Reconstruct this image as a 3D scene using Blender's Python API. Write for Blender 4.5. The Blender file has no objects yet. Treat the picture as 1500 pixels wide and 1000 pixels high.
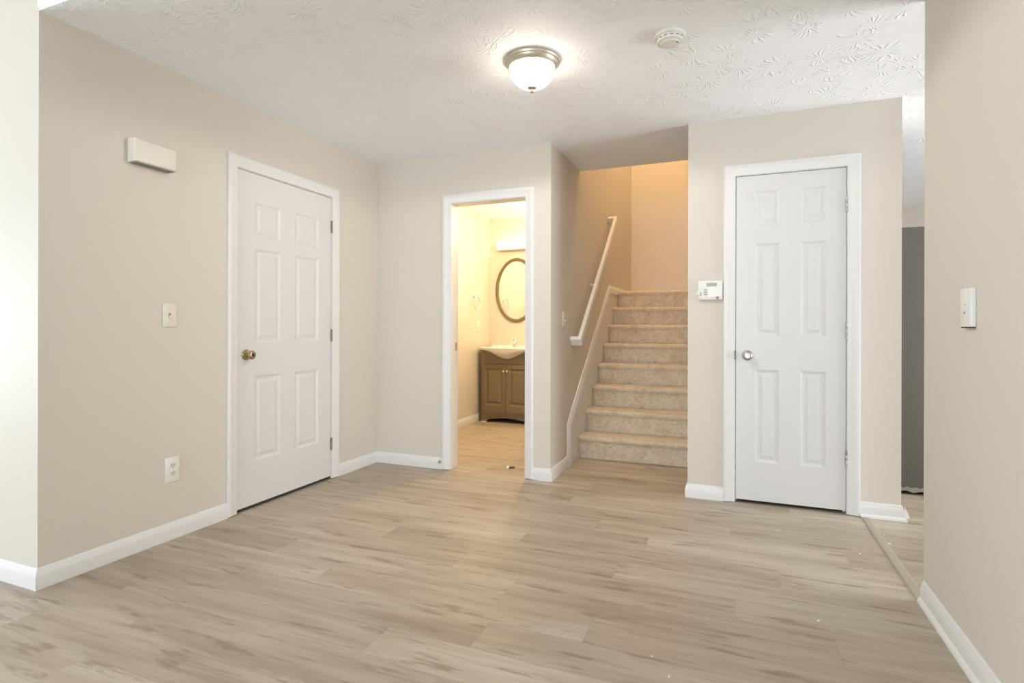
import bpy, bmesh, math, random
from mathutils import Vector, Matrix
random.seed(4)
PI = math.pi

# ------------------------------------------------------------------ camera, sky, lights, exposure
sc = bpy.context.scene
col = sc.collection
F_PX, SY = 804.5, 21.8
cam_d = bpy.data.cameras.new('camera')
cam_d.sensor_width = 36.0
cam_d.lens = F_PX * 36.0 / 1500.0
cam_d.shift_y = -SY / 1500.0
cam_d.clip_start = 0.05
cam = bpy.data.objects.new('camera', cam_d)
col.objects.link(cam)
YAW, ROLL = 0.3827, 0.0026
cam.matrix_world = (Matrix.Translation((2.719, -3.7734, 1.1121)) @ Matrix.Rotation(YAW, 4, 'Z')
                    @ Matrix.Rotation(PI / 2, 4, 'X') @ Matrix.Rotation(ROLL, 4, 'Z'))
sc.camera = cam

sc.view_settings.view_transform = 'Standard'
sc.view_settings.look = 'None'
sc.view_settings.exposure = 0.43
sc.view_settings.gamma = 1.0
sc.view_settings.use_curve_mapping = False

world = bpy.data.worlds.new('sky'); sc.world = world
world.use_nodes = True
world.node_tree.nodes['Background'].inputs[0].default_value = (0.80, 0.90, 1.0, 1)
world.node_tree.nodes['Background'].inputs[1].default_value = 1.0

def area(name, loc, direction, sx, sy, power, color, spread=PI):
    l = bpy.data.lights.new(name, 'AREA'); l.shape = 'RECTANGLE'
    l.size, l.size_y, l.energy, l.color, l.spread = sx, sy, power, color, spread
    o = bpy.data.objects.new(name, l); col.objects.link(o); o.location = loc
    o.rotation_euler = Vector(direction).to_track_quat('-Z', 'Y').to_euler()
    return o
def point(name, loc, power, color, r=0.05):
    l = bpy.data.lights.new(name, 'POINT'); l.energy, l.color, l.shadow_soft_size = power, color, r
    o = bpy.data.objects.new(name, l); col.objects.link(o); o.location = loc
    return o
DAY = (0.78, 0.90, 1.0)
WARM = (1.0, 0.79, 0.48)
area('daylight_living_window', (-4.75, -3.5, 1.2), (1, 0, 0.5), 1.7, 1.9, 150, DAY)
area('daylight_rear_window', (1.2, -10.45, 1.2), (0, 1, 0.7), 4.0, 2.2, 290, DAY)
area('daylight_kitchen_window', (6.75, -0.3, 1.0), (-1, 0, 0.45), 2.2, 1.2, 120, (0.92, 0.96, 1.0))
point('upper_hall_lamp', (3.3, 2.45, 4.1), 15, (1.0, 0.66, 0.33), 0.15)
point('stairwell_fill', (2.3, 1.85, 4.75), 64, (1.0, 0.71, 0.40), 0.15)  # second warm light, added out of view to brighten the stairs
point('bathroom_fill', (0.95, 1.45, 2.18), 40, WARM, 0.10)  # added unseen fill that evens out the bathroom light

# ------------------------------------------------------------------ materials
def mat(name, rgb, rough=0.6, metal=0.0, spec=0.5):
    m = bpy.data.materials.new(name); m.use_nodes = True
    b = m.node_tree.nodes['Principled BSDF']
    b.inputs['Base Color'].default_value = (*rgb, 1)
    b.inputs['Roughness'].default_value = rough
    b.inputs['Metallic'].default_value = metal
    b.inputs['Specular IOR Level'].default_value = spec
    return m
class NT:
    def __init__(s, m): s.t = m.node_tree; s.b = s.t.nodes['Principled BSDF']
    def n(s, typ, **kw):
        x = s.t.nodes.new(typ)
        for k, v in kw.items(): setattr(x, k, v)
        return x
    def l(s, a, b): s.t.links.new(a, b)
    def math(s, op, a, b=None, c=None):
        x = s.n('ShaderNodeMath', operation=op)
        for i, v in enumerate((a, b, c)):
            if v is None: continue
            if isinstance(v, (int, float)): x.inputs[i].default_value = v
            else: s.l(v, x.inputs[i])
        return x.outputs[0]
    def bump(s, h, dist, strength=1.0):
        x = s.n('ShaderNodeBump'); x.inputs['Strength'].default_value = strength
        x.inputs['Distance'].default_value = dist
        s.l(h, x.inputs['Height']); s.l(x.outputs[0], s.b.inputs['Normal'])
    def noise(s, vec, scale, detail=3, rough=0.5, dims='3D'):
        x = s.n('ShaderNodeTexNoise', noise_dimensions=dims)
        x.inputs['Scale'].default_value = scale; x.inputs['Detail'].default_value = detail
        x.inputs['Roughness'].default_value = rough
        if vec is not None: s.l(vec, x.inputs['Vector'])
        return x.outputs['Fac']
    def ramp(s, fac, stops):
        x = s.n('ShaderNodeValToRGB'); e = x.color_ramp.elements
        while len(e) < len(stops): e.new(0.5)
        for el, (p, c) in zip(e, stops): el.position = p; el.color = (*c, 1)
        s.l(fac, x.inputs[0]); return x.outputs[0]
    def mix(s, fac, a, b, blend='MIX'):
        x = s.n('ShaderNodeMix', data_type='RGBA', blend_type=blend)
        if isinstance(fac, (int, float)): x.inputs[0].default_value = fac
        else: s.l(fac, x.inputs[0])
        for i, v in ((6, a), (7, b)):
            if isinstance(v, tuple): x.inputs[i].default_value = (*v, 1)
            else: s.l(v, x.inputs[i])
        return x.outputs[2]
    def pos(s): return s.n('ShaderNodeNewGeometry').outputs['Position']

def paint(name, rgb, rough=0.55, dist=0.0006):
    m = mat(name, rgb, rough, spec=0.3); t = NT(m)
    t.bump(t.noise(t.pos(), 160, 2), dist, 0.35)
    return m
M = {}
M['wall'] = paint('beige_wall_paint', (0.683, 0.622, 0.540))
M['trim'] = mat('white_semigloss_paint', (0.765, 0.745, 0.72), 0.35)
M['door'] = mat('white_door_paint', (0.70, 0.68, 0.66), 0.42)
M['plate'] = mat('white_plastic', (0.80, 0.78, 0.72), 0.35)
M['ivory'] = mat('ivory_plastic', (0.76, 0.71, 0.62), 0.45)
M['slot'] = mat('dark_slot_and_shadow', (0.05, 0.045, 0.04), 0.6)  # outlet slots, plus the shadow painted under the wall control
M['dot'] = mat('grey_dot', (0.30, 0.29, 0.27), 0.5)
M['brass'] = mat('antique_brass', (0.46, 0.385, 0.21), 0.28, 1.0)
M['nickel'] = mat('satin_nickel', (0.50, 0.475, 0.43), 0.34, 1.0)
M['hinge'] = mat('aged_steel', (0.30, 0.275, 0.235), 0.45, 0.6)
M['fixture'] = mat('brushed_nickel_ring', (0.60, 0.55, 0.46), 0.38, 0.85)
M['finial'] = mat('tan_finial', (0.36, 0.28, 0.22), 0.6)
M['chrome'] = mat('chrome', (0.85, 0.85, 0.85), 0.08, 1.0)
M['ceramic'] = mat('white_ceramic', (0.86, 0.83, 0.76), 0.12)
M['mirror'] = mat('mirror_glass', (0.92, 0.92, 0.90), 0.01, 1.0)
M['mframe'] = mat('bronze_mirror_frame', (0.20, 0.15, 0.075), 0.38, 0.35)
M['vanity'] = mat('taupe_cabinet_paint', (0.185, 0.145, 0.085), 0.42)
M['fridge'] = mat('slate_grey_steel', (0.125, 0.115, 0.100), 0.55, 0.0)
M['black'] = mat('dark_rubber_and_shade', (0.03, 0.028, 0.025), 0.7)  # rubber parts; also the painted dark behind the closed doors
M['gasket'] = mat('grey_trim_strip', (0.26, 0.24, 0.21), 0.7)
M['lcd'] = mat('grey_green_display', (0.30, 0.33, 0.28), 0.3)
M['rail'] = mat('white_rail_paint', (0.80, 0.77, 0.71), 0.4)
M['strip'] = mat('tan_transition_strip', (0.40, 0.34, 0.265), 0.5)
M['chip'] = mat('white_paint_flake', (0.85, 0.83, 0.78), 0.7)
M['torn'] = mat('torn_brown_board', (0.42, 0.34, 0.26), 0.9)
M['black_wood'] = mat('dark_scrap', (0.12, 0.075, 0.03), 0.7)

def emit(name, rgb, strength):
    m = mat(name, (0.9, 0.88, 0.82), 0.25); b = m.node_tree.nodes['Principled BSDF']
    b.inputs['Emission Color'].default_value = (*rgb, 1); b.inputs['Emission Strength'].default_value = strength
    return m
M['bowl'] = emit('lit_opal_glass', (1.0, 0.87, 0.72), 13.0)
M['bulb'] = emit('lit_vanity_glass', (1.0, 0.80, 0.50), 4.5)

# window glass (lets daylight through)
g = bpy.data.materials.new('window_glass'); g.use_nodes = True; nt = g.node_tree
for n_ in list(nt.nodes):
    if n_.type == 'BSDF_PRINCIPLED': nt.nodes.remove(n_)
mx = nt.nodes.new('ShaderNodeMixShader'); mx.inputs[0].default_value = 0.06
a_ = nt.nodes.new('ShaderNodeBsdfTransparent'); b_ = nt.nodes.new('ShaderNodeBsdfGlossy'); b_.inputs['Roughness'].default_value = 0.02
nt.links.new(a_.outputs[0], mx.inputs[1]); nt.links.new(b_.outputs[0], mx.inputs[2])
nt.links.new(mx.outputs[0], nt.nodes['Material Output'].inputs[0]); M['glass'] = g

# crow's-foot brushed ceiling: radial ridges around scattered brush centres
def ceiling_mat():
    m = mat('brushed_texture_ceiling', (0.93, 0.935, 0.955), 0.6, spec=0.25); t = NT(m)
    p = t.pos()
    hs = []
    for scale, off in ((3.6, 0.0), (4.7, 7.3)):
        mp = t.n('ShaderNodeMapping'); t.l(p, mp.inputs[0]); mp.inputs['Location'].default_value = (off, off * .7, 0)
        v = t.n('ShaderNodeTexVoronoi', voronoi_dimensions='2D'); t.l(mp.outputs[0], v.inputs['Vector']); v.inputs['Scale'].default_value = scale
        sub = t.n('ShaderNodeVectorMath', operation='SUBTRACT'); t.l(mp.outputs[0], sub.inputs[0]); t.l(v.outputs['Position'], sub.inputs[1])
        sep = t.n('ShaderNodeSeparateXYZ'); t.l(sub.outputs[0], sep.inputs[0])
        ang = t.math('ARCTAN2', sep.outputs[1], sep.outputs[0])
        wob = t.noise(p, 7, 2)
        ph = t.math('ADD', t.math('MULTIPLY', ang, 17.0), t.math('MULTIPLY', wob, 22.0))
        s_ = t.math('SINE', ph)
        ridge = t.math('POWER', t.math('MULTIPLY_ADD', s_, 0.5, 0.5), 4.0)
        d = v.outputs['Distance']
        inner = t.n('ShaderNodeMapRange'); t.l(d, inner.inputs[0]); inner.inputs[1].default_value = 0.05; inner.inputs[2].default_value = 0.16
        outer = t.n('ShaderNodeMapRange'); t.l(d, outer.inputs[0]); outer.inputs[1].default_value = 0.52; outer.inputs[2].default_value = 0.30
        br = t.n('ShaderNodeMapRange'); t.l(t.noise(p, 24, 2), br.inputs[0]); br.inputs[1].default_value = 0.42; br.inputs[2].default_value = 0.58
        hs.append(t.math('MULTIPLY', t.math('MULTIPLY', t.math('MULTIPLY', ridge, inner.outputs[0]), outer.outputs[0]), br.outputs[0]))
    h = t.math('MAXIMUM', hs[0], hs[1])
    t.bump(h, 0.0032, 0.85)
    return m
M['ceil'] = ceiling_mat()
M['ceil_flat'] = paint('white_ceiling_paint', (0.93, 0.935, 0.955), 0.6)

# vinyl planks running along X
def plank_mat():
    m = mat('greige_vinyl_plank', (0.5, 0.4, 0.3), 0.42, spec=0.4); t = NT(m)
    p = t.pos(); sep = t.n('ShaderNodeSeparateXYZ'); t.l(p, sep.inputs[0])
    X, Y = sep.outputs[0], sep.outputs[1]
    W_, L_ = 0.178, 1.22
    yr = t.math('DIVIDE', t.math('ADD', Y, 20.04), W_); row = t.math('FLOOR', yr); fy = t.math('FRACT', yr)
    wn = t.n('ShaderNodeTexWhiteNoise', noise_dimensions='1D'); t.l(row, wn.inputs['W'])
    xr = t.math('DIVIDE', t.math('ADD', t.math('ADD', X, 20.0), t.math('MULTIPLY', wn.outputs['Value'], L_)), L_)
    colm = t.math('FLOOR', xr); fx = t.math('FRACT', xr)
    cv = t.n('ShaderNodeCombineXYZ'); t.l(row, cv.inputs[0]); t.l(colm, cv.inputs[1])
    idn = t.n('ShaderNodeTexWhiteNoise', noise_dimensions='2D'); t.l(cv.outputs[0], idn.inputs['Vector'])
    sid = t.n('ShaderNodeSeparateColor'); t.l(idn.outputs['Color'], sid.inputs[0])
    # plank-local stretched coordinates
    def coords(sx, sy, k):
        c = t.n('ShaderNodeCombineXYZ')
        t.l(t.math('ADD', t.math('MULTIPLY', X, sx), t.math('MULTIPLY', sid.outputs[0], 57.0 + k)), c.inputs[0])
        t.l(t.math('ADD', t.math('MULTIPLY', Y, sy), t.math('MULTIPLY', sid.outputs[1], 31.0 + k)), c.inputs[1])
        return c.outputs[0]
    fine = t.noise(coords(2.5, 60.0, 0), 1.0, 6, 0.70, '2D')
    broad = t.noise(coords(1.1, 9.0, 3), 1.0, 4, 0.55, '2D')
    smud = t.noise(coords(3.0, 19.0, 9), 1.0, 3, 0.6, '2D')
    base = t.ramp(broad, [(0.30, (0.375, 0.300, 0.222)), (0.52, (0.445, 0.370, 0.285)), (0.72, (0.505, 0.435, 0.350))])
    f2 = t.ramp(fine, [(0.25, (0.74, 0.72, 0.69)), (0.5, (1.0, 1.0, 1.0)), (0.8, (1.10, 1.10, 1.10))])
    c1 = t.mix(0.75, base, f2, 'MULTIPLY')
    tone = t.ramp(sid.outputs[2], [(0.0, (0.90, 0.885, 0.865)), (0.5, (1.0, 0.995, 0.985)), (1.0, (1.07, 1.08, 1.09))])
    c1 = t.mix(1.0, c1, tone, 'MULTIPLY')
    sm = t.n('ShaderNodeMapRange', interpolation_type='SMOOTHSTEP'); t.l(smud, sm.inputs[0]); sm.inputs[1].default_value = 0.57; sm.inputs[2].default_value = 0.74
    c1 = t.mix(t.math('MULTIPLY', sm.outputs[0], 0.55), c1, (0.215, 0.145, 0.085))
    # seams
    ey = t.math('MINIMUM', fy, t.math('SUBTRACT', 1.0, fy)); ex = t.math('MINIMUM', fx, t.math('SUBTRACT', 1.0, fx))
    sy_ = t.math('LESS_THAN', ey, 0.007); sx_ = t.math('LESS_THAN', ex, 0.0011)
    seam = t.math('MAXIMUM', sy_, sx_)
    c1 = t.mix(t.math('MULTIPLY', seam, 0.22), c1, (0.16, 0.115, 0.075))
    t.l(c1, t.b.inputs['Base Color'])
    t.l(t.math('MULTIPLY_ADD', fine, 0.16, 0.34), t.b.inputs['Roughness'])
    t.bump(t.math('SUBTRACT', t.math('MULTIPLY', fine, 0.3), seam), 0.0007, 0.35)
    return m
M['plank'] = plank_mat()

def carpet_mat():
    m = mat('tan_cut_pile_carpet', (0.5, 0.4, 0.28), 0.95, spec=0.1); t = NT(m); p = t.pos()
    a = t.noise(p, 9, 4, 0.65); b = t.noise(p, 170, 2, 0.7); c = t.noise(p, 38, 3, 0.7)
    base = t.ramp(a, [(0.32, (0.64, 0.515, 0.37)), (0.5, (0.71, 0.585, 0.435)), (0.68, (0.76, 0.645, 0.495))])
    sp = t.ramp(c, [(0.32, (0.70, 0.66, 0.62)), (0.43, (0.98, 0.98, 0.98)), (0.58, (1.02, 1.02, 1.02)), (0.70, (1.14, 1.14, 1.14))])
    x = t.mix(0.9, base, sp, 'MULTIPLY')
    f = t.ramp(b, [(0.3, (0.80, 0.79, 0.77)), (0.7, (1.12, 1.12, 1.12))])
    x = t.mix(0.8, x, f, 'MULTIPLY')
    t.l(x, t.b.inputs['Base Color'])
    t.bump(t.math('ADD', b, t.math('MULTIPLY', c, 0.8)), 0.005, 0.6)
    try:
        t.b.inputs['Sheen Weight'].default_value = 0.15
    except KeyError: pass
    return m
M['carpet'] = carpet_mat()

# ------------------------------------------------------------------ mesh helpers
def box(bm, x0, x1, y0, y1, z0, z1, bev=0.0, seg=2):
    r = bmesh.ops.create_cube(bm, size=1.0)
    vs = r['verts']
    for v in vs:
        v.co = Vector(((x0 + x1) / 2 + v.co.x * (x1 - x0), (y0 + y1) / 2 + v.co.y * (y1 - y0), (z0 + z1) / 2 + v.co.z * (z1 - z0)))
    if bev > 0:
        es = list({e for v in vs for e in v.link_edges})
        bmesh.ops.bevel(bm, geom=es, offset=bev, segments=seg, affect='EDGES', profile=0.5)
def axes(axis):
    a = Vector(axis).normalized()
    h = Vector((0, 0, 1)) if abs(a.z) < 0.9 else Vector((1, 0, 0))
    u = a.cross(h).normalized(); return a, u, a.cross(u)
def lathe(bm, origin, axis, prof, seg=32, sx=1.0, sy=1.0):
    """prof: (distance along axis, radius)"""
    a, u, v = axes(axis); o = Vector(origin); rings = []
    for d, r in prof:
        if r < 1e-6: rings.append([bm.verts.new(o + a * d)])
        else: rings.append([bm.verts.new(o + a * d + u * (sx * r * math.cos(2 * PI * i / seg)) + v * (sy * r * math.sin(2 * PI * i / seg))) for i in range(seg)])
    for A, B in zip(rings, rings[1:]):
        for i in range(seg):
            j = (i + 1) % seg
            if len(A) == 1 and len(B) == 1: break
            if len(A) == 1: bm.faces.new((A[0], B[i], B[j]))
            elif len(B) == 1: bm.faces.new((A[i], B[0], A[j]))
            else: bm.faces.new((A[i], B[i], B[j], A[j]))
    for R in (rings[0], rings[-1]):
        if len(R) > 2: bm.faces.new(R)
def sweep(bm, path, prof, mapf, closed=False):
    """path: 2D points; prof: (n to the right of travel, h); mitred corners; mapf(a,b,h)->xyz"""
    P = [Vector(p) for p in path]; n = len(P); rows = []
    def nrm(d): return Vector((d.y, -d.x))
    for i in range(n):
        if i == 0: m = nrm((P[1] - P[0]).normalized())
        elif i == n - 1: m = nrm((P[-1] - P[-2]).normalized())
        else:
            a = nrm((P[i] - P[i - 1]).normalized()); b = nrm((P[i + 1] - P[i]).normalized())
            m = (a + b); m = m / max(0.2, m.dot(a)) if m.length > 1e-6 else a
        rows.append([bm.verts.new(mapf(P[i].x + m.x * q, P[i].y + m.y * q, h)) for q, h in prof])
    k = len(prof)
    for A, B in zip(rows, rows[1:]):
        for j in range(k):
            bm.faces.new((A[j], A[(j + 1) % k], B[(j + 1) % k], B[j]))
    bm.faces.new(rows[0]); bm.faces.new(rows[-1])
def tube(bm, pts, r, seg=12):
    P = [Vector(p) for p in pts]; rows = []; prev = None
    for i, p in enumerate(P):
        d = (P[min(i + 1, len(P) - 1)] - P[max(i - 1, 0)]).normalized()
        if prev is None: a, u, v = axes(d)
        else:
            u = (prev - d * prev.dot(d)).normalized(); v = d.cross(u)
        prev = u
        rows.append([bm.verts.new(p + u * r * math.cos(2 * PI * k / seg) + v * r * math.sin(2 * PI * k / seg)) for k in range(seg)])
    for A, B in zip(rows, rows[1:]):
        for i in range(seg): bm.faces.new((A[i], A[(i + 1) % seg], B[(i + 1) % seg], B[i]))
    bm.faces.new(rows[0]); bm.faces.new(rows[-1])
def prism(bm, poly, mapf, h0, h1):
    A = [bm.verts.new(mapf(a, b, h0)) for a, b in poly]; B = [bm.verts.new(mapf(a, b, h1)) for a, b in poly]
    bm.faces.new(A); bm.faces.new(B[::-1]); n = len(poly)
    for i in range(n): bm.faces.new((A[i], B[i], B[(i + 1) % n], A[(i + 1) % n]))

WL = {}
def _link(o, parent, origin):
    WL[o.name] = Vector(origin)
    col.objects.link(o)
    if parent is not None:
        o.parent = parent; o.location = Vector(origin) - WL[parent.name]
    else: o.location = origin
def obj(name, bm, m, parent=None, smooth=None, origin=None):
    bmesh.ops.recalc_face_normals(bm, faces=bm.faces[:])
    me = bpy.data.meshes.new(name)
    if origin is None:
        xs = [v.co for v in bm.verts]
        lo = Vector([min(c[i] for c in xs) for i in range(3)]); hi = Vector([max(c[i] for c in xs) for i in range(3)])
        origin = Vector(((lo.x + hi.x) / 2, (lo.y + hi.y) / 2, lo.z))
    origin = Vector(origin)
    bmesh.ops.translate(bm, verts=bm.verts[:], vec=-origin)
    bm.to_mesh(me); bm.free()
    me.materials.append(m)
    if smooth is not None:
        me.polygons.foreach_set('use_smooth', [True] * len(me.polygons))
        me.set_sharp_from_angle(angle=math.radians(smooth))
    o = bpy.data.objects.new(name, me); _link(o, parent, origin)
    return o
def tag(o, label=None, cat=None, group=None, kind=None):
    if label: o['label'] = label
    if cat: o['category'] = cat
    if group: o['group'] = group
    if kind: o['kind'] = kind
    return o
def thing(name, label, cat, loc, group=None):
    o = bpy.data.objects.new(name, None); o.empty_display_size = 0.05
    _link(o, None, loc); return tag(o, label, cat, group)
def struct(name, bm, m, label, cat, smooth=None):
    return tag(obj(name, bm, m, None, smooth), label, cat, kind='structure')
def B(*boxes, bev=0.0):
    bm = bmesh.new()
    for b in boxes: box(bm, *b, bev=bev)
    return bm

# ------------------------------------------------------------------ dimensions
H, HL = 2.44, 2.78           # foyer ceiling, living room ceiling
L = 2.371                    # left wall length
W = 1.50                     # stair side wall
X1, X2 = 2.444, 3.620        # closet front
XR, YR = 3.440, -1.075        # near right wall
RISE, RUN, Y0N = 0.189, 0.235, 0.76
YB = 3.35                    # landing back wall
UP = 5.0

# ------------------------------------------------------------------ room shell
struct('floor', B((-4.6, 6.7, -10.3, 3.7, -0.12, 0.0)), M['plank'], 'wood look vinyl plank floor throughout the room', 'floor')
struct('ceiling', B((0.0, 3.49, -L, 0.80, H, 2.70), (-0.12, 0.0, -L + .12, 0.80, H, 2.70), (-0.12, W - .1, 0.80, 3.7, H, 2.70), (X1 + .1, 3.49, 0.80, 2.28, H, 2.70), (3.6, 5.0, 2.28, 3.7, H, 2.70), (3.49, 3.6, .8, 2.28, H, 2.70), (2.5, 3.6, YB + .12, 3.7, H, 2.70), (3.49, 6.7, -4.5, .8, H, 2.70), (3.6, 6.7, .8, 2.28, H, 2.70), (5.0, 6.7, 2.28, 3.7, H, 2.70)),
       M['ceil'], 'white brushed texture ceiling over the entry', 'ceiling')
struct('ceiling', B((-4.6, 3.6, -10.3, -L - .001, HL, HL + .1)), M['ceil_flat'], 'white ceiling of the room in front of the entry', 'ceiling')
struct('ceiling', B((W - .12, 5.1, 0.68, YB + .12, UP, UP + .1)), M['ceil_flat'], 'white ceiling above the stairwell', 'ceiling')
struct('trim_1', B((0.0, 3.55, -L - .004, -L, H + .012, HL)), M['ceil_flat'], 'white header edge above the entry ceiling', 'header')
# left wall with door hole
LD0, LD1, LDT = -1.368, -0.550, 2.045
h0, h1, ht = LD0 - .024, LD1 + .024, LDT + .026
struct('wall_left', B((-.12, 0, -L + .12, h0, 0, H), (-.12, 0, h1, 0.0, 0, H), (-.12, 0, h0, h1, ht, H)), M['wall'], 'beige left wall with the door', 'wall')
struct('wall_front_left', B((-4.6, 0, -L, -L + .12, 0, HL)), M['wall'], 'bright wall section at the far left edge', 'wall')
# back wall with bathroom opening
BO0, BO1, BOT = 0.690, 1.303, 2.062
struct('wall_back', B((-.12, BO0 - .02, 0, .12, 0, H), (BO1 + .02, W - .1, 0, .12, 0, H), (BO0 - .02, BO1 + .02, 0, .12, BOT + .02, H)), M['wall'], 'beige back wall around the bathroom doorway', 'wall')
struct('wall_stair_left', B((W - .1, W, 0, .80, 0, H), (W - .1, W, .80, YB, 0, UP)), M['wall'], 'beige wall on the left of the stairs', 'wall')
struct('wall_stair_back', B((W - .1, 3.7, YB, YB + .12, 0, UP), (3.7, 5.0, YB, YB + .12, 2.70, UP)), M['wall'], 'warm lit wall behind the stair landing', 'wall')
struct('wall_stair_upper', B((W, X1, .68, .80, 2.70, UP)), M['wall'], 'upper stairwell wall above the ceiling edge', 'wall')
# closet
CD0, CD1, CDT = 2.736, 3.343, 2.066
c0, c1, ct = CD0 - .024, CD1 + .024, CDT + .026
struct('wall_closet', B((X1, c0, 0, .11, 0, H), (c1, X2, 0, .11, 0, H), (c0, c1, 0, .11, ct, H)), M['wall'], 'beige wall around the narrow closet door', 'wall')
struct('wall_stair_right', B((X1, X1 + .1, .11, .80, 0, H), (X1, X1 + .1, .80, 2.38, 0, UP), (X1 + .1, 3.7, 2.28, 2.38, 0, 2.44), (X1 + .1, 5.0, 2.28, 2.38, 2.70, UP), (3.6, 3.7, 2.38, YB, 0, 2.44), (5.0, 5.1, 2.28, YB + .12, 2.70, UP)), M['wall'], 'beige wall on the right of the stairs', 'wall')
struct('wall_closet_side', B((X2 - .1, X2, .11, .50, 0, H), (X1 + .1, X2, .50, .60, 0, H)), M['wall'], 'closet side wall facing the kitchen', 'wall')
# right wall and the rooms beyond
struct('wall_right', B((XR, XR + .12, -10.3, YR, 0, HL)), M['wall'], 'pale wall along the right edge', 'wall')
struct('wall_kitchen_back', B((3.7, 6.7, 3.55, 3.67, 0, H)), M['wall'], 'kitchen wall seen above the refrigerator', 'wall')
struct('wall_kitchen_right', B((6.58, 6.7, -4.5, -1.5, 0, H), (6.58, 6.7, .9, 3.55, 0, H), (6.58, 6.7, -1.5, .9, 0, .3), (6.58, 6.7, -1.5, .9, 2.0, H)), M['wall'], 'kitchen wall with a window', 'wall')
struct('wall_kitchen_front', B((XR + .12, 6.7, -4.5, -4.38, 0, H)), M['wall'], 'near end wall of the kitchen', 'wall')
# bathroom
BX0, BX1, BYB = -0.07, W - .1, 2.42
struct('wall_bathroom_left', B((BX0 - .1, BX0, .12, BYB, 0, H)), M['wall'], 'bathroom wall with the towel ring', 'wall')
struct('wall_bathroom_back', B((BX0 - .1, BX1, BYB, BYB + .1, 0, H)), M['wall'], 'bathroom wall behind the vanity', 'wall')
# living room
struct('wall_living_left', B((-4.6, -4.5, -10.3, -4.4, 0, HL), (-4.6, -4.5, -2.6, -L, 0, HL), (-4.6, -4.5, -4.4, -2.6, 0, .3), (-4.6, -4.5, -4.4, -2.6, 2.2, HL)), M['wall'], 'far left wall with a window', 'wall')
struct('wall_living_rear', B((-4.5, -.8, -10.3, -10.2, 0, HL), (3.2, XR, -10.3, -10.2, 0, HL), (-.8, 3.2, -10.3, -10.2, 0, .1), (-.8, 3.2, -10.3, -10.2, 2.3, HL)), M['wall'], 'rear wall with a wide window', 'wall')
def window(n, label, fixed, a0, a1, z0, z1, ax):
    def bb(p0, p1, q0, q1, t0, t1):
        return (t0, t1, p0, p1, q0, q1) if ax == 'x' else (p0, p1, t0, t1, q0, q1)
    t0, t1 = fixed; s = .05; mid = (z0 + z1) / 2
    bm = B(bb(a0, a0 + s, z0, z1, t0, t1), bb(a1 - s, a1, z0, z1, t0, t1), bb(a0 + s, a1 - s, z0, z0 + s, t0, t1), bb(a0 + s, a1 - s, z1 - s, z1, t0, t1))
    w = tag(obj('window_%d' % n, bm, M['trim']), label, 'window', kind='structure')
    obj('meeting_rail', B(bb(a0 + s, a1 - s, mid - .02, mid + .02, t0, t1)), M['trim'], w)
    tm = (t0 + t1) / 2
    obj('glass_pane', B(bb(a0 + s, a1 - s, z0 + s, mid - .02, tm - .003, tm + .003), bb(a0 + s, a1 - s, mid + .02, z1 - s, tm - .003, tm + .003)), M['glass'], w)
window(1, 'white framed window in the far left wall', (-4.59, -4.53), -4.4, -2.6, .3, 2.2, 'x')
window(2, 'wide white framed window in the rear wall', (-10.29, -10.23), -.8, 3.2, .1, 2.3, 'y')
window(3, 'white framed kitchen window on the far right', (6.61, 6.67), -1.5, .9, .3, 2.0, 'x')

# ------------------------------------------------------------------ baseboards and trim
BASE = [(0, 0), (.0145, 0), (.0145, .055), (.0130, .062), (.0100, .070), (.0075, .078), (.0055, .086), (.0025, .0885), (0, .0885)]
SHOE = [(0, 0), (.026, 0), (.0255, .008), (.021, .017), (.0145, .021), (.0145, .055), (.0130, .062), (.0100, .070), (.0075, .078), (.0055, .086), (.0025, .0885), (0, .0885)]
flat = lambda a, b, h: (a, b, h)
def baseboard(side, path, label, prof=BASE):
    bm = bmesh.new(); sweep(bm, path, prof, flat)
    return struct('baseboard_' + side, bm, M['trim'], label, 'baseboard', 40)
baseboard('left', [(-4.5, -L), (0, -L), (0, -1.441)], 'white baseboard wrapping the left wall corner')
baseboard('corner', [(0, -.476), (0, 0), (.620, 0)], 'white baseboard in the corner between the two doors')
baseboard('back', [(1.373, 0), (W, 0), (W, .425)], 'white baseboard at the foot of the stair wall corner')
baseboard('closet_left', [(X1, .70), (X1, 0), (CD0 - .073, 0)], 'short white baseboard between stairs and closet door')
baseboard('closet_right', [(CD1 + .073, 0), (X2, 0), (X2, .60)], 'short white baseboard right of the closet door', SHOE)
baseboard('right', [(XR, YR - .012), (XR, -10.2)], 'white baseboard along the right wall', SHOE)
baseboard('bathroom', [(BX0, .12), (BX0, BYB), (BX1, BYB)], 'white baseboard along the bathroom wall')
baseboard('kitchen', [(3.7, 3.55), (6.58, 3.55)], 'white baseboard on the kitchen wall')

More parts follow.
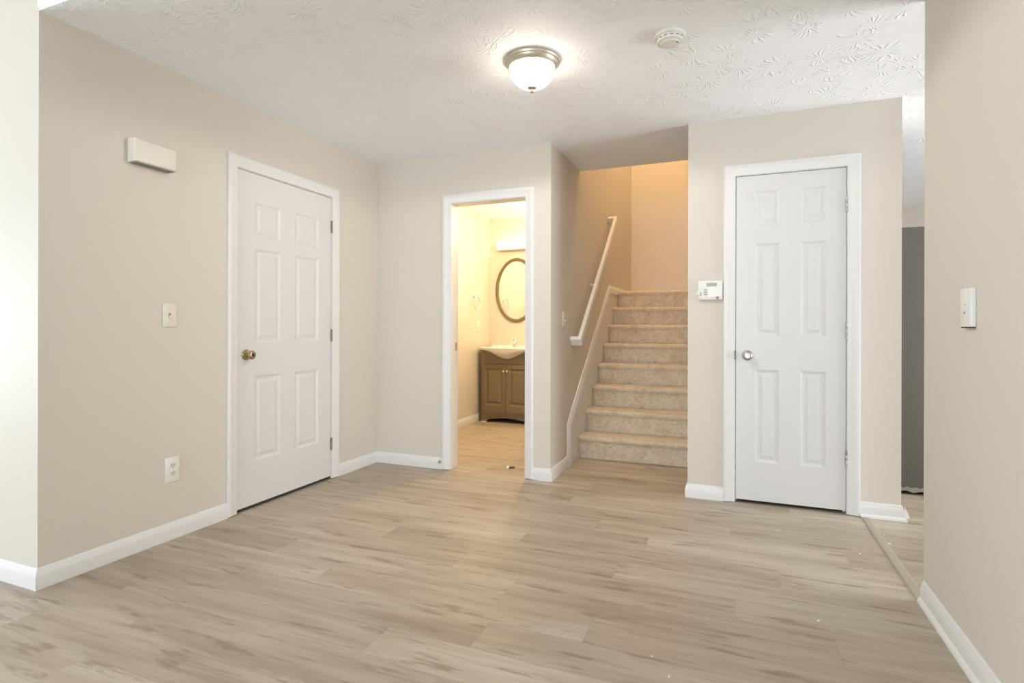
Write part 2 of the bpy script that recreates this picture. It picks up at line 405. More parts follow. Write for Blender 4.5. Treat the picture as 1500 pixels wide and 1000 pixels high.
CAS = [(.004, 0), (.004, .009), (.012, .0115), (.034, .0115), (.046, .0165), (.064, .0175), (.070, .015), (.070, 0)]
def casing(n, a0, a1, top, mapf, label, jamb, depth, stop):
    """a0<a1 opening edges (jamb faces); casing outward of the opening"""
    bm = bmesh.new()
    # travel so that 'right of travel' points away from the opening: up the right side is wrong, so go from right-bottom over the top to left-bottom
    sweep(bm, [(a1, 0.004), (a1, top), (a0, top), (a0, 0.004)], CAS, mapf)
    for (p0, p1, q0, q1) in ((a0 - jamb, a0, 0.002, top), (a1, a1 + jamb, 0.002, top), (a0 - jamb, a1 + jamb, top, top + jamb)):
        prism(bm, [(p0, q0), (p1, q0), (p1, q1), (p0, q1)], mapf, 0.0, -depth)
    if stop:
        for (p0, p1, q0, q1) in ((a0, a0 + .012, .002, top), (a1 - .012, a1, .002, top), (a0 + .012, a1 - .012, top - .012, top)):
            prism(bm, [(p0, q0), (p1, q0), (p1, q1), (p0, q1)], mapf, -stop, -stop - .03)
    return struct('trim_%d' % n, bm, M['trim'], label, 'door casing', 35)
mL = lambda a, b, h: (h, a, b)       # left wall: a = Y
mB = lambda a, b, h: (a, -h, b)      # back wall: a = X
t2 = casing(2, LD0 - .003, LD1 + .003, LDT + .003, mL, 'white casing framing the left wall door', .021, .12, .045)
t3 = casing(3, BO0, BO1, BOT, mB, 'white casing framing the open bathroom doorway', .02, .12, 0)
t4 = casing(4, CD0 - .003, CD1 + .003, CDT + .003, mB, 'white casing framing the narrow closet door', .021, .11, .045)
obj('strike_plate', B((BO0, BO0 + .002, .072, .098, .925, .985)), M['nickel'], t3)
obj('strike_plate', B((CD0 - .012, CD0 - .003, -.0125, -.0085, .905, .965), bev=.001), M['hinge'], t4)
# unseen black panels painted for the dark behind the two closed doors
struct('shade_panel_door', B((-.30, -.25, h0, h1, 0, 2.2)), M['black'], 'black panel painted for the dark behind the left door', 'wall')
# transition strip
bm = bmesh.new(); sweep(bm, [(3.437, YR + .002), (3.437, -.027)], [(-.021, 0), (-.021, .002), (-.014, .005), (.014, .005), (.021, .002), (.021, 0)], flat)
struct('trim_5', bm, M['strip'], 'tan floor transition strip toward the kitchen', 'floor strip')

# ------------------------------------------------------------------ six panel doors
def door_face(bm, a0, a1, z0, z1, panels, mapf, thick, depth=1.0):
    """front face with moulded panels; panels = (a0,a1,z0,z1)"""
    A = sorted({a0, a1} | {p[0] for p in panels} | {p[1] for p in panels})
    Z = sorted({z0, z1} | {p[2] for p in panels} | {p[3] for p in panels})
    cache = {}
    def V(a, z, h):
        k = (round(a, 5), round(z, 5), round(h, 5))
        if k not in cache: cache[k] = bm.verts.new(mapf(a, z, h))
        return cache[k]
    def inside(a, z): return any(p[0] < a < p[1] and p[2] < z < p[3] for p in panels)
    for i in range(len(A) - 1):
        for j in range(len(Z) - 1):
            if inside((A[i] + A[i + 1]) / 2, (Z[j] + Z[j + 1]) / 2): continue
            bm.faces.new((V(A[i], Z[j], 0), V(A[i + 1], Z[j], 0), V(A[i + 1], Z[j + 1], 0), V(A[i], Z[j + 1], 0)))
    for (p0, p1, q0, q1) in panels:
        # ring cut into the grid lines is closed by matching vertices on the grid
        steps = [(0, 0), (.006, -.0030), (.014, -.0062), (.020, -.0066), (.030, -.0054), (.040, -.0022), (.046, -.0016)]
        steps = [(a_s, a_k * depth) for a_s, a_k in steps]
        aa = [a for a in A if p0 <= a <= p1]; zz = [z for z in Z if q0 <= z <= q1]
        for (s0, k0), (s1, k1) in zip(steps, steps[1:]):
            for side in range(4):
                if side == 0: q = [(p0 + s0, q0 + s0, k0), (p1 - s0, q0 + s0, k0), (p1 - s1, q0 + s1, k1), (p0 + s1, q0 + s1, k1)]
                elif side == 1: q = [(p1 - s0, q0 + s0, k0), (p1 - s0, q1 - s0, k0), (p1 - s1, q1 - s1, k1), (p1 - s1, q0 + s1, k1)]
                elif side == 2: q = [(p1 - s0, q1 - s0, k0), (p0 + s0, q1 - s0, k0), (p0 + s1, q1 - s1, k1), (p1 - s1, q1 - s1, k1)]
                else: q = [(p0 + s0, q1 - s0, k0), (p0 + s0, q0 + s0, k0), (p0 + s1, q0 + s1, k1), (p0 + s1, q1 - s1, k1)]
                bm.faces.new([V(*c) for c in q])
        s, k = steps[-1]
        bm.faces.new([V(p0 + s, q0 + s, k), V(p1 - s, q0 + s, k), V(p1 - s, q1 - s, k), V(p0 + s, q1 - s, k)])
    # edges and back
    f = [(a0, z0), (a1, z0), (a1, z1), (a0, z1)]
    Fv = [V(a, z, 0) for a, z in f]; Bv = [bm.verts.new(mapf(a, z, -thick)) for a, z in f]
    bm.faces.new(Bv[::-1])
    for i in range(4):
        j = (i + 1) % 4
        bm.faces.new((Fv[i], Fv[j], Bv[j], Bv[i]))
def knob(parent, origin, axis, m, keyed, name='door_knob'):
    bm = bmesh.new()
    lathe(bm, origin, axis, [(0, .033), (.003, .033), (.008, .029), (.010, .022), (.012, .013), (.024, .011), (.028, .014),
                             (.034, .022), (.042, .0265), (.050, .0265), (.056, .022), (.0585, .016), (.0585, .014), (.057, .013), (.057, .0)], 28)
    k = obj(name, bm, m, parent, 35)
    if keyed:
        bm = bmesh.new(); lathe(bm, Vector(origin) + Vector(axis) * .057, axis, [(0, .009), (.0025, .009), (.003, .008), (.003, 0)], 20)
        obj('lock_cylinder', bm, M['black'], k, 35)
    return k
def hinge(parent, a, z, mapf, m):
    bm = bmesh.new()
    x0 = mapf(a, z - .045, .005)
    lathe(bm, x0, (0, 0, 1), [(0, .0035), (.001, .0055), (.029, .0055), (.03, .005), (.031, .0055), (.059, .0055), (.06, .005), (.061, .0055), (.089, .0055), (.09, .0035)], 12)
    for s in (-1, 1):
        p = [(a, z - .044), (a + s * .006, z - .044), (a + s * .006, z + .044), (a, z + .044)]
        prism(bm, p, mapf, -.001, .0015)
    return obj('hinge', bm, m, parent, 35)

bm = bmesh.new()
mLs = lambda a, b, h: (h - .004, a, b)
pl = []
for (a0, a1) in ((-1.238, -1.030), (-.905, -.680)):
    pl += [(a0, a1, .285, .805), (a0, a1, 1.01, 1.585), (a0, a1, 1.66, 1.87)]
door_face(bm, LD0, LD1, .020, LDT, pl, mLs, .035)
d1 = tag(obj('door_1', bm, M['door']), 'white six panel door with brass knob on the left wall', 'door', kind='structure')
k = knob(d1, (-.004, -1.300, .938), (1, 0, 0), M['brass'], True); k['label'] = 'brass keyed knob'
for z in (1.835, 1.045, .255): hinge(d1, LD1 + .0015, z, mL, M['hinge'])
obj('bottom_gap_strip', B((-.034, -.006, LD0, LD1, .006, .0205)), M['black'], d1)  # black strip filling the gap under the door
bm = bmesh.new()
mBs = lambda a, b, h: (a, .004 - h, b)
pl = []
for (a0, a1) in ((2.848, 2.984), (3.101, 3.238)):
    pl += [(a0, a1, .266, .845), (a0, a1, 1.055, 1.636), (a0, a1, 1.75, 1.966)]
door_face(bm, CD0, CD1, .022, CDT, pl, mBs, .035)
d2 = tag(obj('door_2', bm, M['door']), 'narrow white six panel closet door with nickel knob', 'door', kind='structure')
k = knob(d2, (2.804, .004, .934), (0, -1, 0), M['nickel'], False); k['label'] = 'satin nickel round knob'
for z in (1.847, 1.092, .337): hinge(d2, CD1 + .0015, z, mB, M['nickel'])
struct('shade_panel_closet', B((c0, c1, .30, .34, 0, 2.2)), M['black'], 'black panel painted for the dark inside of the closet', 'wall')  # black sheet standing in for the closet's darkness

# ------------------------------------------------------------------ stairs
st = thing('staircase', 'tan carpeted staircase rising to a landing', 'stairs', ((W + X1) / 2, Y0N + .02, 0))
def step_mesh(i):
    bm = bmesh.new(); yn = Y0N + i * RUN; z1 = RISE * (i + 1); z0 = RISE * i
    yr = yn + .028; yback = yn + RUN + .026 if i < 7 else YB - .012
    prof = [(yr + .004, max(0, z0 - .002)), (yr - .002, z0 + .05), (yr - .004, z1 - .065), (yr - .010, z1 - .050), (yn + .006, z1 - .040), (yn + .0005, z1 - .028), (yn, z1 - .020),
            (yn + .003, z1 - .010), (yn + .010, z1 - .003), (yn + .022, z1), (yback, z1), (yback, max(0, z0 - .002))]
    xa, xb, nx = W + .006, X1 - .006, 40
    rows = []
    for s in range(nx + 1):
        x = xa + (xb - xa) * s / nx
        # slight waviness of the pile, rounded ends at the skirt
        e = min(s, nx - s) / 2.0; tuck = .007 * max(0, 1 - e) ** 2
        rows.append([bm.verts.new((x, y + (tuck if q < 10 else 0) + (random.uniform(-.0018, .0018) if 0 < q < 10 else 0), z - (tuck * .5 if 6 <= q < 10 else 0) + (random.uniform(-.001, .001) if 1 < q < 10 else 0))) for q, (y, z) in enumerate(prof)])
    k_ = len(prof)
    for A, C in zip(rows, rows[1:]):
        for j in range(k_): bm.faces.new((A[j], A[(j + 1) % k_], C[(j + 1) % k_], C[j]))
    bm.faces.new(rows[0]); bm.faces.new(rows[-1])
    return bm
for i in range(8): obj('carpeted_step' if i < 7 else 'landing', step_mesh(i), M['carpet'], st, 50)
def skirt(x0, x1, xc, side, label):
    top = lambda y: .352 + .768 * (y - .425)
    yk = .425 + (RISE * 8 + .035 - .352) / .768
    bm = bmesh.new(); mp = lambda a, b, h: (h, a, b)
    prism(bm, [(.45, 0), (.45, .33), (yk + .01, RISE * 8 + .012), (YB, RISE * 8 + .012), (YB, 0)], mp, x0, x1)
    # cap moulding along the top edge and down the front end
    path = [(.425, 0.0), (.425, .345), (yk, RISE * 8 + .040), (YB, RISE * 8 + .040)]
    c = [(0, x0), (.002, x0 + (xc - x0) * .25), (.010, x0 + (xc - x0) * .45), (.018, x0 + (xc - x0) * .65), (.026, x0 + (xc - x0) * .9), (.034, xc), (.0885, xc), (.0885, x0)]
    sweep(bm, path, c, mp)
    return struct('trim_%d' % side, bm, M['trim'], label, 'stair skirt', 40)
skirt(W, W + .005, W + .021, 6, 'white skirt board along the left side of the stairs')
skirt(X1, X1 - .005, X1 - .021, 7, 'white skirt board along the right side of the stairs')

# handrail: flat board with mitred returns to the wall
def rail():
    bm = bmesh.new()
    xa, xb = W + .060, W + .093
    ya, za, yb, zb = .515, .985, 1.985, 2.245
    d = Vector((0, yb - ya, zb - za)).normalized(); nn = Vector((0, -d.z, d.y))
    hh = .034
    A = Vector((0, ya, za)); C = Vector((0, yb, zb))
    def quad(x, P): return [bm.verts.new(Vector((x, 0, 0)) + P + nn * s) for s in (-hh, hh)]
    # rectangular bar with eased edges
    e = .006
    pr = [(xa + e, -hh), (xb - e, -hh), (xb, -hh + e), (xb, hh - e), (xb - e, hh), (xa + e, hh), (xa, hh - e), (xa, -hh + e)]
    R0 = [bm.verts.new((x, 0, 0) + A * 0 if False else Vector((x, A.y, A.z)) + nn * s) for x, s in pr]
    R1 = [bm.verts.new(Vector((x, C.y, C.z)) + nn * s) for x, s in pr]
    n = len(pr)
    for i in range(n): bm.faces.new((R0[i], R0[(i + 1) % n], R1[(i + 1) % n], R1[i]))
    bm.faces.new(R0); bm.faces.new(R1)
    return bm, A, C, d, nn, hh, xa, xb
bm, A, C, d, nn, hh, xa, xb = rail()
hr = thing('handrail', 'sloping white wooden handrail on the stair wall', 'handrail', (W, A.y, A.z - .05))
obj('rail', bm, M['rail'], hr, 30)
for P, s in ((A, 1), (C, -1)):
    bm = bmesh.new(); q = P + d * (.0 if s > 0 else -.04)
    pts = [q - nn * hh * 1.0, q + d * .04 - nn * hh, q + d * .04 + nn * hh, q + nn * hh]
    a_ = [bm.verts.new((W, p.y, p.z)) for p in pts]; b_ = [bm.verts.new((xa + .006, p.y, p.z)) for p in pts]
    bm.faces.new(a_); bm.faces.new(b_)
    for i in range(4): bm.faces.new((a_[i], a_[(i + 1) % 4], b_[(i + 1) % 4], b_[i]))
    bmesh.ops.bevel(bm, geom=bm.edges[:], offset=.004, segments=2, affect='EDGES')
    obj('wall_return', bm, M['rail'], hr, 30)
P = A + (C - A) * .45 - nn * hh
bm = bmesh.new(); lathe(bm, (W, P.y, P.z - .03), (1, 0, 0), [(0, .022), (.004, .022), (.006, .016), (.006, 0)], 20)
tube(bm, [(W + .005, P.y, P.z - .03), (W + .035, P.y, P.z - .028), (W + .066, P.y, P.z - .018), (W + .075, P.y, P.z + .002)], .006)
obj('bracket', bm, M['rail'], hr, 40)

# ------------------------------------------------------------------ wall plates
def plate(name, label, cat, c, u, n, w, h, t=.006, m=None, group=None):
    """thing at the plate's base; c = centre on the wall, u = horizontal direction, n = normal out of the wall"""
    c, u, n = Vector(c), Vector(u), Vector(n)
    r = thing(name, label, cat, c - Vector((0, 0, h / 2)), group)
    def PB(u0, u1, z0, z1, t0, t1, bev=0):
        bm = bmesh.new(); box(bm, u0, u1, t0, t1, z0, z1, bev)
        for v in bm.verts: v.co = c + u * v.co.x + n * v.co.y + Vector((0, 0, v.co.z))
        return bm
    obj('cover_plate', PB(-w / 2, w / 2, -h / 2, h / 2, 0, t, .0025), m or M['plate'], r, 40)
    return r, PB
def screws(r, PB, zs, t):
    for z in zs: obj('screw', PB(-.003, .003, z - .003, z + .003, t - .0005, t + .0008, .0008), M['ivory'], r)
def toggle(r, PB, t):
    obj('toggle_slot', PB(-.006, .006, -.013, .013, t - .001, t + .0006), M['dot'], r)  # slot coloured darker to suggest the shading around the lever
    obj('toggle_lever', PB(-.0045, .0045, -.012, -.001, t, t + .011, .002), M['plate'], r)
    screws(r, PB, (-.030, .030), t)
r, PB = plate('light_switch', 'cream toggle light switch on the left wall above the outlet', 'light switch', (0, -1.792, 1.165), (0, 1, 0), (1, 0, 0), .075, .122, m=M['ivory']); toggle(r, PB, .006)
r, PB = plate('light_switch', 'white toggle light switch on the stair wall below the handrail', 'light switch', (W, .325, 1.168), (0, 1, 0), (1, 0, 0), .073, .118); toggle(r, PB, .006)
def outlet(label, c, u, n):
    r, PB = plate('power_outlet', label, 'power outlet', c, u, n, .080, .128, m=M['plate'])
    for s in (-.0205, .0205):
        f = obj('receptacle', PB(-.016, .016, s - .0135, s + .0135, .005, .0078, .003), M['ivory'], r, 40)
        for a in (-.0065, .0065): obj('slot', PB(a - .0013, a + .0013, s - .001, s + .008, .0072, .0082), M['slot'], f)
        obj('slot', PB(-.0022, .0022, s - .0085, s - .0045, .0072, .0082), M['slot'], f)
    screws(r, PB, (0,), .006)
outlet('white double power outlet low on the left wall', (0, -1.774, .362), (0, 1, 0), (1, 0, 0))
outlet('white power outlet on the bathroom wall beside the vanity', (BX0, 2.08, 1.118), (0, 1, 0), (1, 0, 0))
# slim control on the right wall
r, PB = plate('wall_control', 'slim white wall control with two dots on the right wall', 'wall control', (XR, -1.548, 1.178), (0, -1, 0), (-1, 0, 0), .088, .126, .016)
obj('indicator_dot', PB(-.001, .005, .008, .013, .0155, .0165), M['dot'], r)
obj('button', PB(-.008, .002, -.022, -.012, .0155, .0172, .0008), M['dot'], r)
obj('bottom_shadow', PB(-.040, .040, -.0665, -.062, .001, .013, .001), M['slot'], r)  # dark strip drawn for the shadow beneath the control
obj('side_seam', PB(-.043, .043, -.0485, -.047, .0155, .0164), M['ivory'], r)

# alarm keypad
kc = (2.582, 0, 1.349)
r = thing('alarm_keypad', 'white alarm keypad with small display beside the closet door', 'alarm keypad', (kc[0], 0, 1.287))
obj('housing', B((2.508, 2.656, -.028, 0, 1.288, 1.411), bev=.006), M['plate'], r, 40)
obj('display', B((2.560, 2.622, -.0295, -.027, 1.374, 1.396), bev=.001), M['lcd'], r)
obj('keypad_cover', B((2.570, 2.648, -.031, -.027, 1.304, 1.366), bev=.002), M['plate'], r)
for z in (1.352, 1.337, 1.322): obj('side_button', B((2.545, 2.563, -.0305, -.027, z - .004, z + .004), bev=.001), M['dot'], r)
for z in (1.331, 1.319): obj('indicator', B((2.519, 2.529, -.0292, -.027, z - .003, z + .003), bev=.001), M['gasket'], r)
obj('latch', B((2.618, 2.634, -.0325, -.030, 1.299, 1.308), bev=.001), M['gasket'], r)
obj('latch', B((2.618, 2.634, -.0325, -.027, 1.291, 1.297), bev=.001), M['dot'], r)
obj('side_tab', B((2.499, 2.509, -.016, 0, 1.320, 1.341), bev=.002), M['plate'], r)

# door chime
r = thing('door_chime', 'cream box door chime high on the left wall', 'door chime', (0, -1.896, 1.905))
bm = bmesh.new(); box(bm, 0, .055, -2.004, -1.790, 1.905, 2.018)
es = [e for e in bm.edges if all(v.co.x > .05 for v in e.verts)]
bmesh.ops.bevel(bm, geom=es, offset=.012, segments=3, affect='EDGES', profile=.6)
obj('cover', bm, M['ivory'], r, 40)
obj('grille_base', B((.003, .046, -1.992, -1.802, 1.901, 1.9055)), M['gasket'], r)

# ------------------------------------------------------------------ ceiling fixtures
fc = (1.786, -1.196, H)
r = thing('ceiling_light', 'lit flush mount ceiling light with nickel ring and opal bowl', 'ceiling light', fc)
bm = bmesh.new()
lathe(bm, fc, (0, 0, -1), [(0, .137), (.010, .139), (.017, .136), (.020, .131), (.025, .129), (.032, .125), (.038, .119), (.041, .116), (.041, .110), (.036, .108), (.036, 0)], 64)
obj('ring', bm, M['fixture'], r, 30)
bm = bmesh.new(); pr = []
for i in range(17):
    a = PI / 2 * i / 16; pr.append((.038 + .100 * math.sin(a) ** 1.05, max(0.0, .1105 * math.cos(a) ** .72)))
lathe(bm, fc, (0, 0, -1), pr, 64)
obj('glass_bowl', bm, M['bowl'], r, 80)
sp = bpy.data.lights.new('ceiling_light_bulb', 'SPOT'); sp.energy = 28; sp.color = (1.0, 0.97, 0.94); sp.shadow_soft_size = .10
sp.spot_size = PI; sp.spot_blend = .15
so = bpy.data.objects.new('ceiling_light_bulb', sp); col.objects.link(so); so.location = (fc[0], fc[1], H - .18)
bm = bmesh.new(); lathe(bm, fc, (0, 0, -1), [(.130, .0), (.134, .023), (.139, .024), (.143, .016), (.147, .009), (.154, .0105), (.161, .007), (.164, 0)], 24)
obj('finial', bm, M['finial'], r, 40)

sd = (2.449, -1.187, H)
r = thing('smoke_detector', 'round white smoke detector on the ceiling right of the light', 'smoke detector', sd)
bm = bmesh.new(); lathe(bm, sd, (0, 0, -1), [(0, .066), (.010, .067), (.013, .064), (.014, .0)], 48); obj('base_plate', bm, M['plate'], r, 35)
bm = bmesh.new(); lathe(bm, sd, (0, 0, -1), [(.012, .058), (.018, .060), (.028, .060), (.033, .057), (.036, .050), (.037, .046), (.0365, .043), (.041, .040), (.043, .034), (.0435, 0)], 48); obj('sensor_cap', bm, M['plate'], r, 35)
bm = bmesh.new()
for i in range(14):
    a = 2 * PI * i / 14
    b2 = bmesh.new(); box(b2, .0585, .0612, -.008, .008, -.026, -.0215)
    rot = Matrix.Translation(sd) @ Matrix.Rotation(a, 4, 'Z')
    vm = {}
    for v in b2.verts: vm[v] = bm.verts.new(rot @ v.co)
    for f in b2.faces: bm.faces.new([vm[v] for v in f.verts])
    b2.free()
obj('vent_slots', bm, M['dot'], r)
bm = bmesh.new(); lathe(bm, (sd[0] + .035, sd[1] - .012, H - .042), (0, 0, -1), [(0, .005), (.003, .005), (.0035, 0)], 12); obj('test_button', bm, M['dot'], r)

# ------------------------------------------------------------------ bathroom
VX0, VX1, VF = -.020, .625, 2.055
VC = (VX0 + VX1) / 2
v = thing('bathroom_vanity', 'taupe two door bathroom vanity cabinet under the sink', 'vanity cabinet', (VC, 2.23, 0))
def belly(x):      # lower edge of the sink apron / top edge of the cabinet front
    u = (x - VC) / (VX1 - VX0) * 2
    return .742 + .098 * (1 - math.cos(min(1, abs(u)) * PI)) / 2
bm = bmesh.new()
N = 28; xs = [VX0 + (VX1 - VX0) * i / N for i in range(N + 1)]
zb = lambda x: .028 + .045 * max(0, 1 - (abs(x - VC) / .21) ** 4) if abs(x - VC) < .21 else 0.0
mf = lambda a, b, h: (a, VF + h, b)
# front panel: curved top, arched foot
topv = [(x, belly(x) - .001) for x in xs]; botv = [(x, (0.0 if abs(x - VC) > .235 else .030 + .028 * (1 - ((x - VC) / .235) ** 2))) for x in xs]
for h in (0, .02):
    pass
T0 = [bm.verts.new(mf(a, b, 0)) for a, b in topv]; U0 = [bm.verts.new(mf(a, b, 0)) for a, b in botv]
T1 = [bm.verts.new(mf(a, b, .02)) for a, b in topv]; U1 = [bm.verts.new(mf(a, b, .02)) for a, b in botv]
for i in range(N):
    bm.faces.new((U0[i], U0[i + 1], T0[i + 1], T0[i])); bm.faces.new((U1[i + 1], U1[i], T1[i], T1[i + 1]))
    bm.faces.new((T0[i], T0[i + 1], T1[i + 1], T1[i])); bm.faces.new((U0[i + 1], U0[i], U1[i], U1[i + 1]))
bm.faces.new((U0[0], T0[0], T1[0], U1[0])); bm.faces.new((T0[N], U0[N], U1[N], T1[N]))
box(bm, VX0, VX0 + .016, VF + .02, BYB - .016, 0, .838)
box(bm, VX1 - .016, VX1, VF + .02, BYB - .016, 0, .838)
box(bm, VX0 + .016, VX1 - .016, VF + .02, BYB - .016, .06, .076)
obj('cabinet_body', bm, M['vanity'], v)
for s, (a0, a1) in enumerate(((VX0 + .022, VC - .002), (VC + .002, VX1 - .022))):
    bm = bmesh.new()
    md = lambda a, b, h: (a, VF - .018 - h, b)
    a_in = [(a0 + .042, a1 - .042, .16 + .045, .672 - .045)]
    door_face(bm, a0, a1, .115, .672, a_in, md, .0175, 1.9)
    dd = obj('cabinet_door', bm, M['vanity'], v)
    bm = bmesh.new(); kx = a1 - .020 if s == 0 else a0 + .020
    lathe(bm, (kx, VF - .018, .600), (0, -1, 0), [(0, .008), (.004, .006), (.010, .006), (.014, .012), (.020, .0135), (.024, .010), (.025, 0)], 20)
    obj('door_knob', bm, M['chrome'], dd, 40)
obj('apron_rail', B((VX0 + .022, VX1 - .022, VF - .006, VF, .682, .700), bev=.002), M['vanity'], v)
for x in (VX0 + .012, VX1 - .074):
    obj('white_shim', B((x, x + .062, VF - .012, VF - .001, 0, .012), bev=.001), M['plate'], v)
# belly sink top
s_ = thing('sink_basin', 'white ceramic sink top with bowed front on the vanity', 'sink', (VC, 2.2, .84))
bm = bmesh.new()
ZT = .872
def front(x):
    u = (x - VC) / ((VX1 - VX0) / 2 + .012); return VF - .004 - .105 * max(0, 1 - abs(u) ** 2.6)
NX, xs = 36, None
xs = [VX0 - .012 + (VX1 - VX0 + .024) * i / NX for i in range(NX + 1)]
rows = []
for x in xs:
    yf = front(x); u = min(1, abs(x - VC) / ((VX1 - VX0) / 2)); zb_ = .742 + .098 * (1 - math.cos(u * PI)) / 2
    yc = VF - .003; col_ = []
    nb = 8
    for k_ in range(nb + 1):     # apron from the cabinet front out to the rim
        t_ = k_ / nb; zz = zb_ + (ZT - .022 - zb_) * t_
        col_.append((x, yc + (yf - yc) * (math.sin(t_ * PI / 2) ** .8), zz))
    col_ += [(x, yf - .004, ZT - .016), (x, yf - .004, ZT - .005), (x, yf + .002, ZT), (x, yf + .016, ZT)]
    # bowl depression
    yb0, yb1 = yf + .016, BYB - .10
    for k_ in range(1, 13):
        t_ = k_ / 12; y = yb0 + (yb1 - yb0) * t_
        rx = (x - VC) / .24; ry = (t_ - .5) * 2
        q = max(0, 1 - rx * rx - ry * ry)
        col_.append((x, y, ZT - .11 * min(1, q * 1.6) ** .8))
    col_ += [(x, BYB - .022, ZT), (x, BYB - .020, ZT + .018), (x, BYB - .004, ZT + .018), (x, BYB - .004, .842), (x, yc + .02, .842 if u > .98 else .842)]
    rows.append([bm.verts.new(c) for c in col_])
kk = len(rows[0])
for A_, C_ in zip(rows, rows[1:]):
    for j in range(kk): bm.faces.new((A_[j], A_[(j + 1) % kk], C_[(j + 1) % kk], C_[j]))
bm.faces.new(rows[0]); bm.faces.new(rows[-1])
obj('basin', bm, M['ceramic'], s_, 45)
bm = bmesh.new(); lathe(bm, (VC, 2.17, ZT - .1105), (0, 0, 1), [(0, .022), (.003, .022), (.004, .016), (.002, 0)], 20); obj('drain', bm, M['chrome'], s_, 40)
# faucet
fx, fy = VC - .005, 2.335
f_ = thing('faucet', 'chrome single lever faucet behind the sink', 'faucet', (fx, fy, ZT))
bm = bmesh.new(); lathe(bm, (fx, fy, ZT), (0, 0, 1), [(0, .030), (.006, .029), (.010, .022), (.060, .019), (.066, .014), (.067, 0)], 24); obj('body', bm, M['chrome'], f_, 40)
bm = bmesh.new(); tube(bm, [(fx, fy - .012, ZT + .045), (fx, fy - .06, ZT + .066), (fx, fy - .10, ZT + .062), (fx, fy - .112, ZT + .048)], .010); obj('spout', bm, M['chrome'], f_, 40)
bm = bmesh.new(); lathe(bm, (fx, fy, ZT + .067), (0, 0, 1), [(0, .014), (.006, .018), (.022, .019), (.034, .012), (.037, 0)], 20); tube(bm, [(fx, fy, ZT + .092), (fx, fy - .03, ZT + .112), (fx, fy - .055, ZT + .118)], .006); obj('lever', bm, M['chrome'], f_, 40)
# oval mirror
mc = (.285, BYB, 1.553)
m_ = thing('oval_mirror', 'oval bronze framed mirror above the sink', 'mirror', (mc[0], BYB, 1.165))
bm = bmesh.new(); seg = 72; RX, RZ = .268, .388
prof = [(0, 0), (0, .014), (.004, .024), (.012, .027), (.020, .023), (.026, .024), (.034, .020), (.040, .012), (.040, .0)]
rows = []
for i in range(seg):
    a = 2 * PI * i / seg
    rows.append([bm.verts.new((mc[0] + (RX - q) * math.cos(a), BYB - h, mc[2] + (RZ - q) * math.sin(a))) for q, h in prof])
for i in range(seg):
    A_, C_ = rows[i], rows[(i + 1) % seg]
    for j in range(len(prof) - 1): bm.faces.new((A_[j], A_[j + 1], C_[j + 1], C_[j]))
obj('frame', bm, M['mframe'], m_, 50)
bm = bmesh.new(); vs = [bm.verts.new((mc[0] + (RX - .037) * math.cos(2 * PI * i / seg), BYB - .011, mc[2] + (RZ - .037) * math.sin(2 * PI * i / seg))) for i in range(seg)]
v2 = [bm.verts.new((q.co.x, BYB - .006, q.co.z)) for q in vs]
bm.faces.new(vs); bm.faces.new(v2[::-1])
for i in range(seg): bm.faces.new((vs[i], vs[(i + 1) % seg], v2[(i + 1) % seg], v2[i]))
obj('mirror_glass', bm, M['mirror'], m_)
# vanity light: chrome bar with three lit glass barrels
LZ = 2.095
l_ = thing('vanity_light', 'lit vanity light bar with glowing glass shades above the mirror', 'wall light', (.295, BYB, LZ - .06))
obj('back_plate', B((.045, .545, BYB - .022, BYB, LZ - .060, LZ + .050), bev=.006), M['chrome'], l_, 40)
obj('lower_rail', B((.060, .530, BYB - .100, BYB - .022, LZ - .062, LZ - .052), bev=.003), M['chrome'], l_, 40)
for x in (.125, .295, .465):
    bm = bmesh.new(); lathe(bm, (x - .062, BYB - .078, LZ), (1, 0, 0), [(0, 0), (.003, .030), (.012, .043), (.030, .047), (.094, .047), (.112, .043), (.121, .030), (.124, 0)], 32)
    obj('glass_shade', bm, M['bulb'], l_, 50)
    bm = bmesh.new(); lathe(bm, (x, BYB - .022, LZ), (0, -1, 0), [(0, .02), (.012, .018), (.012, 0)], 16); obj('socket', bm, M['chrome'], l_, 40)
# towel ring
ty = 1.965
t_ = thing('towel_ring', 'small chrome towel ring on the bathroom wall', 'towel ring', (BX0, ty, 1.30))
bm = bmesh.new(); lathe(bm, (BX0, ty, 1.462), (1, 0, 0), [(0, .026), (.006, .026), (.010, .018), (.014, .010), (.040, .009), (.046, .013), (.052, .011), (.054, 0)], 24); obj('wall_mount', bm, M['chrome'], t_, 40)
bm = bmesh.new(); pts = [(BX0 + .044, ty + .074 * math.sin(2 * PI * i / 40), 1.382 + .080 * math.cos(2 * PI * i / 40)) for i in range(41)]; tube(bm, pts, .0055, 10); obj('ring', bm, M['chrome'], t_, 60)

# ------------------------------------------------------------------ refrigerator beyond the closet
FX0, FX1, FY0, FY1, FH = 3.70, 4.42, .610, 1.36, 1.782
f_ = thing('refrigerator', 'tall dark grey refrigerator side seen past the closet wall', 'refrigerator', ((FX0 + FX1) / 2, (FY0 + FY1) / 2, 0))
obj('cabinet', B((FX0, FX1, FY0, FY1, .035, FH), bev=.006), M['fridge'], f_, 40)
obj('freezer_door', B((FX1 + .006, FX1 + .062, FY0 + .005, FY1 - .005, 1.20, FH - .003), bev=.010), M['fridge'], f_, 40)
obj('fridge_door', B((FX1 + .006, FX1 + .062, FY0 + .005, FY1 - .005, .08, 1.19), bev=.010), M['fridge'], f_, 40)
for z0, z1 in ((1.25, 1.60), (.62, 1.14)):
    bm = bmesh.new(); tube(bm, [(FX1 + .06, FY0 + .06, z0), (FX1 + .10, FY0 + .06, z0 + .02), (FX1 + .10, FY0 + .06, z1 - .02), (FX1 + .06, FY0 + .06, z1)], .009); obj('handle', bm, M['nickel'], f_, 40)
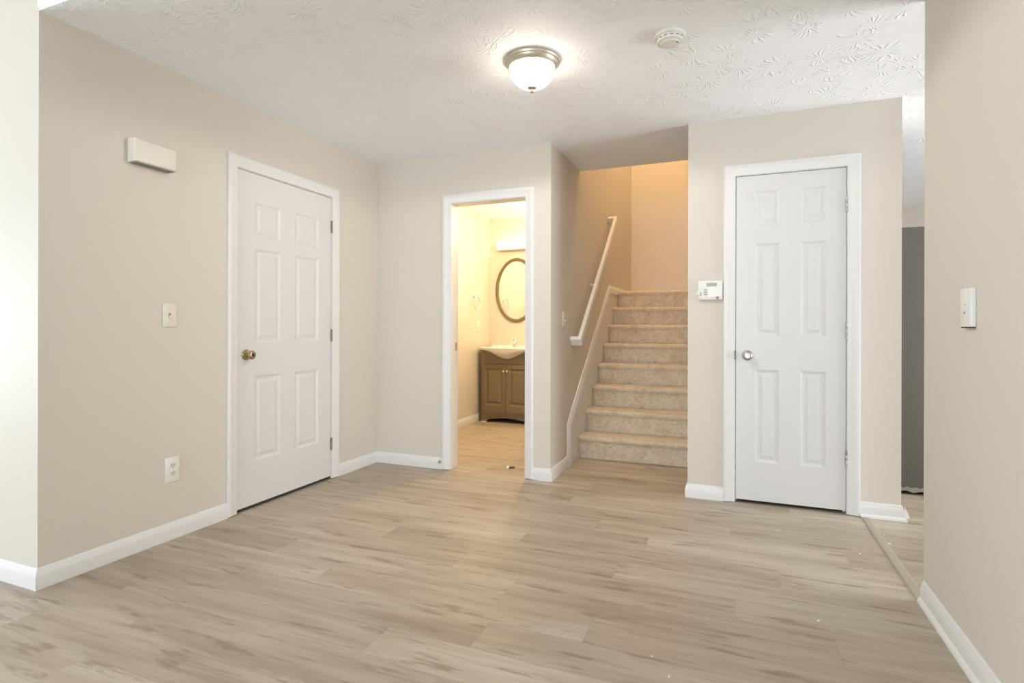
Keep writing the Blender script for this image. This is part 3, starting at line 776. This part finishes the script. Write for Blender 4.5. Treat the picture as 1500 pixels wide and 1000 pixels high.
for x in (FX0 + .05, FX1 - .05):
    for y in (FY0 + .06, FY1 - .06):
        bm = bmesh.new(); lathe(bm, (x, y, 0), (0, 0, 1), [(0, .02), (.006, .022), (.012, .012), (.036, .012)], 14); obj('foot', bm, M['black'], f_, 40)
# ragged strip along the lower edge
bm = bmesh.new(); n = 60
top_, bot_ = [], []
for i in range(n + 1):
    x = FX0 + (FX1 - FX0) * i / n
    top_.append((x, .050 + .006 * math.sin(i * 1.7) + random.uniform(-.004, .004))); bot_.append((x, .022 + .006 * math.sin(i * .9 + 1) + random.uniform(-.003, .003)))
prism(bm, bot_ + top_[::-1], lambda a, b, h: (a, FY0 - h, b), -.002, .007)
obj('bottom_trim', bm, M['gasket'], f_)

# ------------------------------------------------------------------ small bits
r = thing('door_stop', 'small metal door stop stub on the baseboard beside the bathroom doorway', 'door stop', (.606, -.0145, .05))
bm = bmesh.new(); lathe(bm, (.604, -.013, .060), (0, -1, 0), [(0, .013), (.004, .012), (.006, .008), (.016, .007), (.016, .0035), (.008, .0035), (.008, 0)], 18); obj('stub', bm, M['nickel'], r, 40)
# torn corner of baseboard near kitchen
bm = bmesh.new()
prism(bm, [(0, .020), (.022, .018), (.026, .030), (.020, .046), (.010, .062), (.002, .082), (0, .086)], lambda a, b, h: (X2 + .0145 + a * .9, h, b), -.012, -.002)
struct('trim_8', bm, M['chip'], 'torn white baseboard corner beside the kitchen', 'baseboard')
# knob dent outline on the back wall: ring-shaped scuff
bm = bmesh.new(); pts = []
for i in range(13):
    a = PI * (1.02 + .62 * i / 12); pts.append((.585 + .048 * math.cos(a), -.0004, .898 + .036 * math.sin(a)))
tube(bm, pts, .0032, 6)
struct('trim_9', bm, M['wall'], 'faint curved patch ridge on the back wall beside the doorway', 'wall patch', 60)
# loose door stop on the bathroom floor
r = thing('loose_peg', 'tiny white and brown peg lying on the bathroom doorway floor', 'peg', (1.10, .215, 0))
bm = bmesh.new(); lathe(bm, (1.086, .205, .0), (0, 0, 1), [(0, .010), (.004, .011), (.020, .010), (.024, .007), (.0245, 0)], 16); obj('white_cap', bm, M['chip'], r, 40)
bm = bmesh.new(); tube(bm, [(1.092, .214, .0065), (1.112, .230, .0065), (1.128, .238, .0065)], .0065, 10); obj('brown_shank', bm, M['black_wood'], r, 40)
def flake(x, y, z, s, label):
    bm = bmesh.new(); n = 6
    pts = [(x + s * random.uniform(.6, 1) * math.cos(2 * PI * i / n), y + s * random.uniform(.6, 1) * math.sin(2 * PI * i / n)) for i in range(n)]
    prism(bm, pts, lambda a, b, h: (a, b, z + h), 0.0, .003)
    tag(obj('paint_flake', bm, M['chip']), label, 'paint flake', 'paint flakes on the floor')
flake(3.468, -.427, 0, 0.0070, 'largest white paint flake just right of the floor transition strip')
flake(3.472, -.298, .0, 0.0042, 'small white flake on the transition strip nearest the closet baseboard')
flake(3.300, -.633, 0, 0.0042, 'small white flake on the planks left of the transition strip')
flake(3.022, -1.408, 0, 0.0056, 'white flake on the open floor in front of the closet door')
flake(2.467, -1.876, 0, 0.0035, 'tiny white flake on the foreground planks, the farther of two')
flake(2.533, -1.966, 0, 0.0035, 'tiny white flake nearest the bottom edge of the view')
flake(1.93, Y0N + .05, RISE - .0005, 0.0049, 'white flake on the lowest carpeted step')
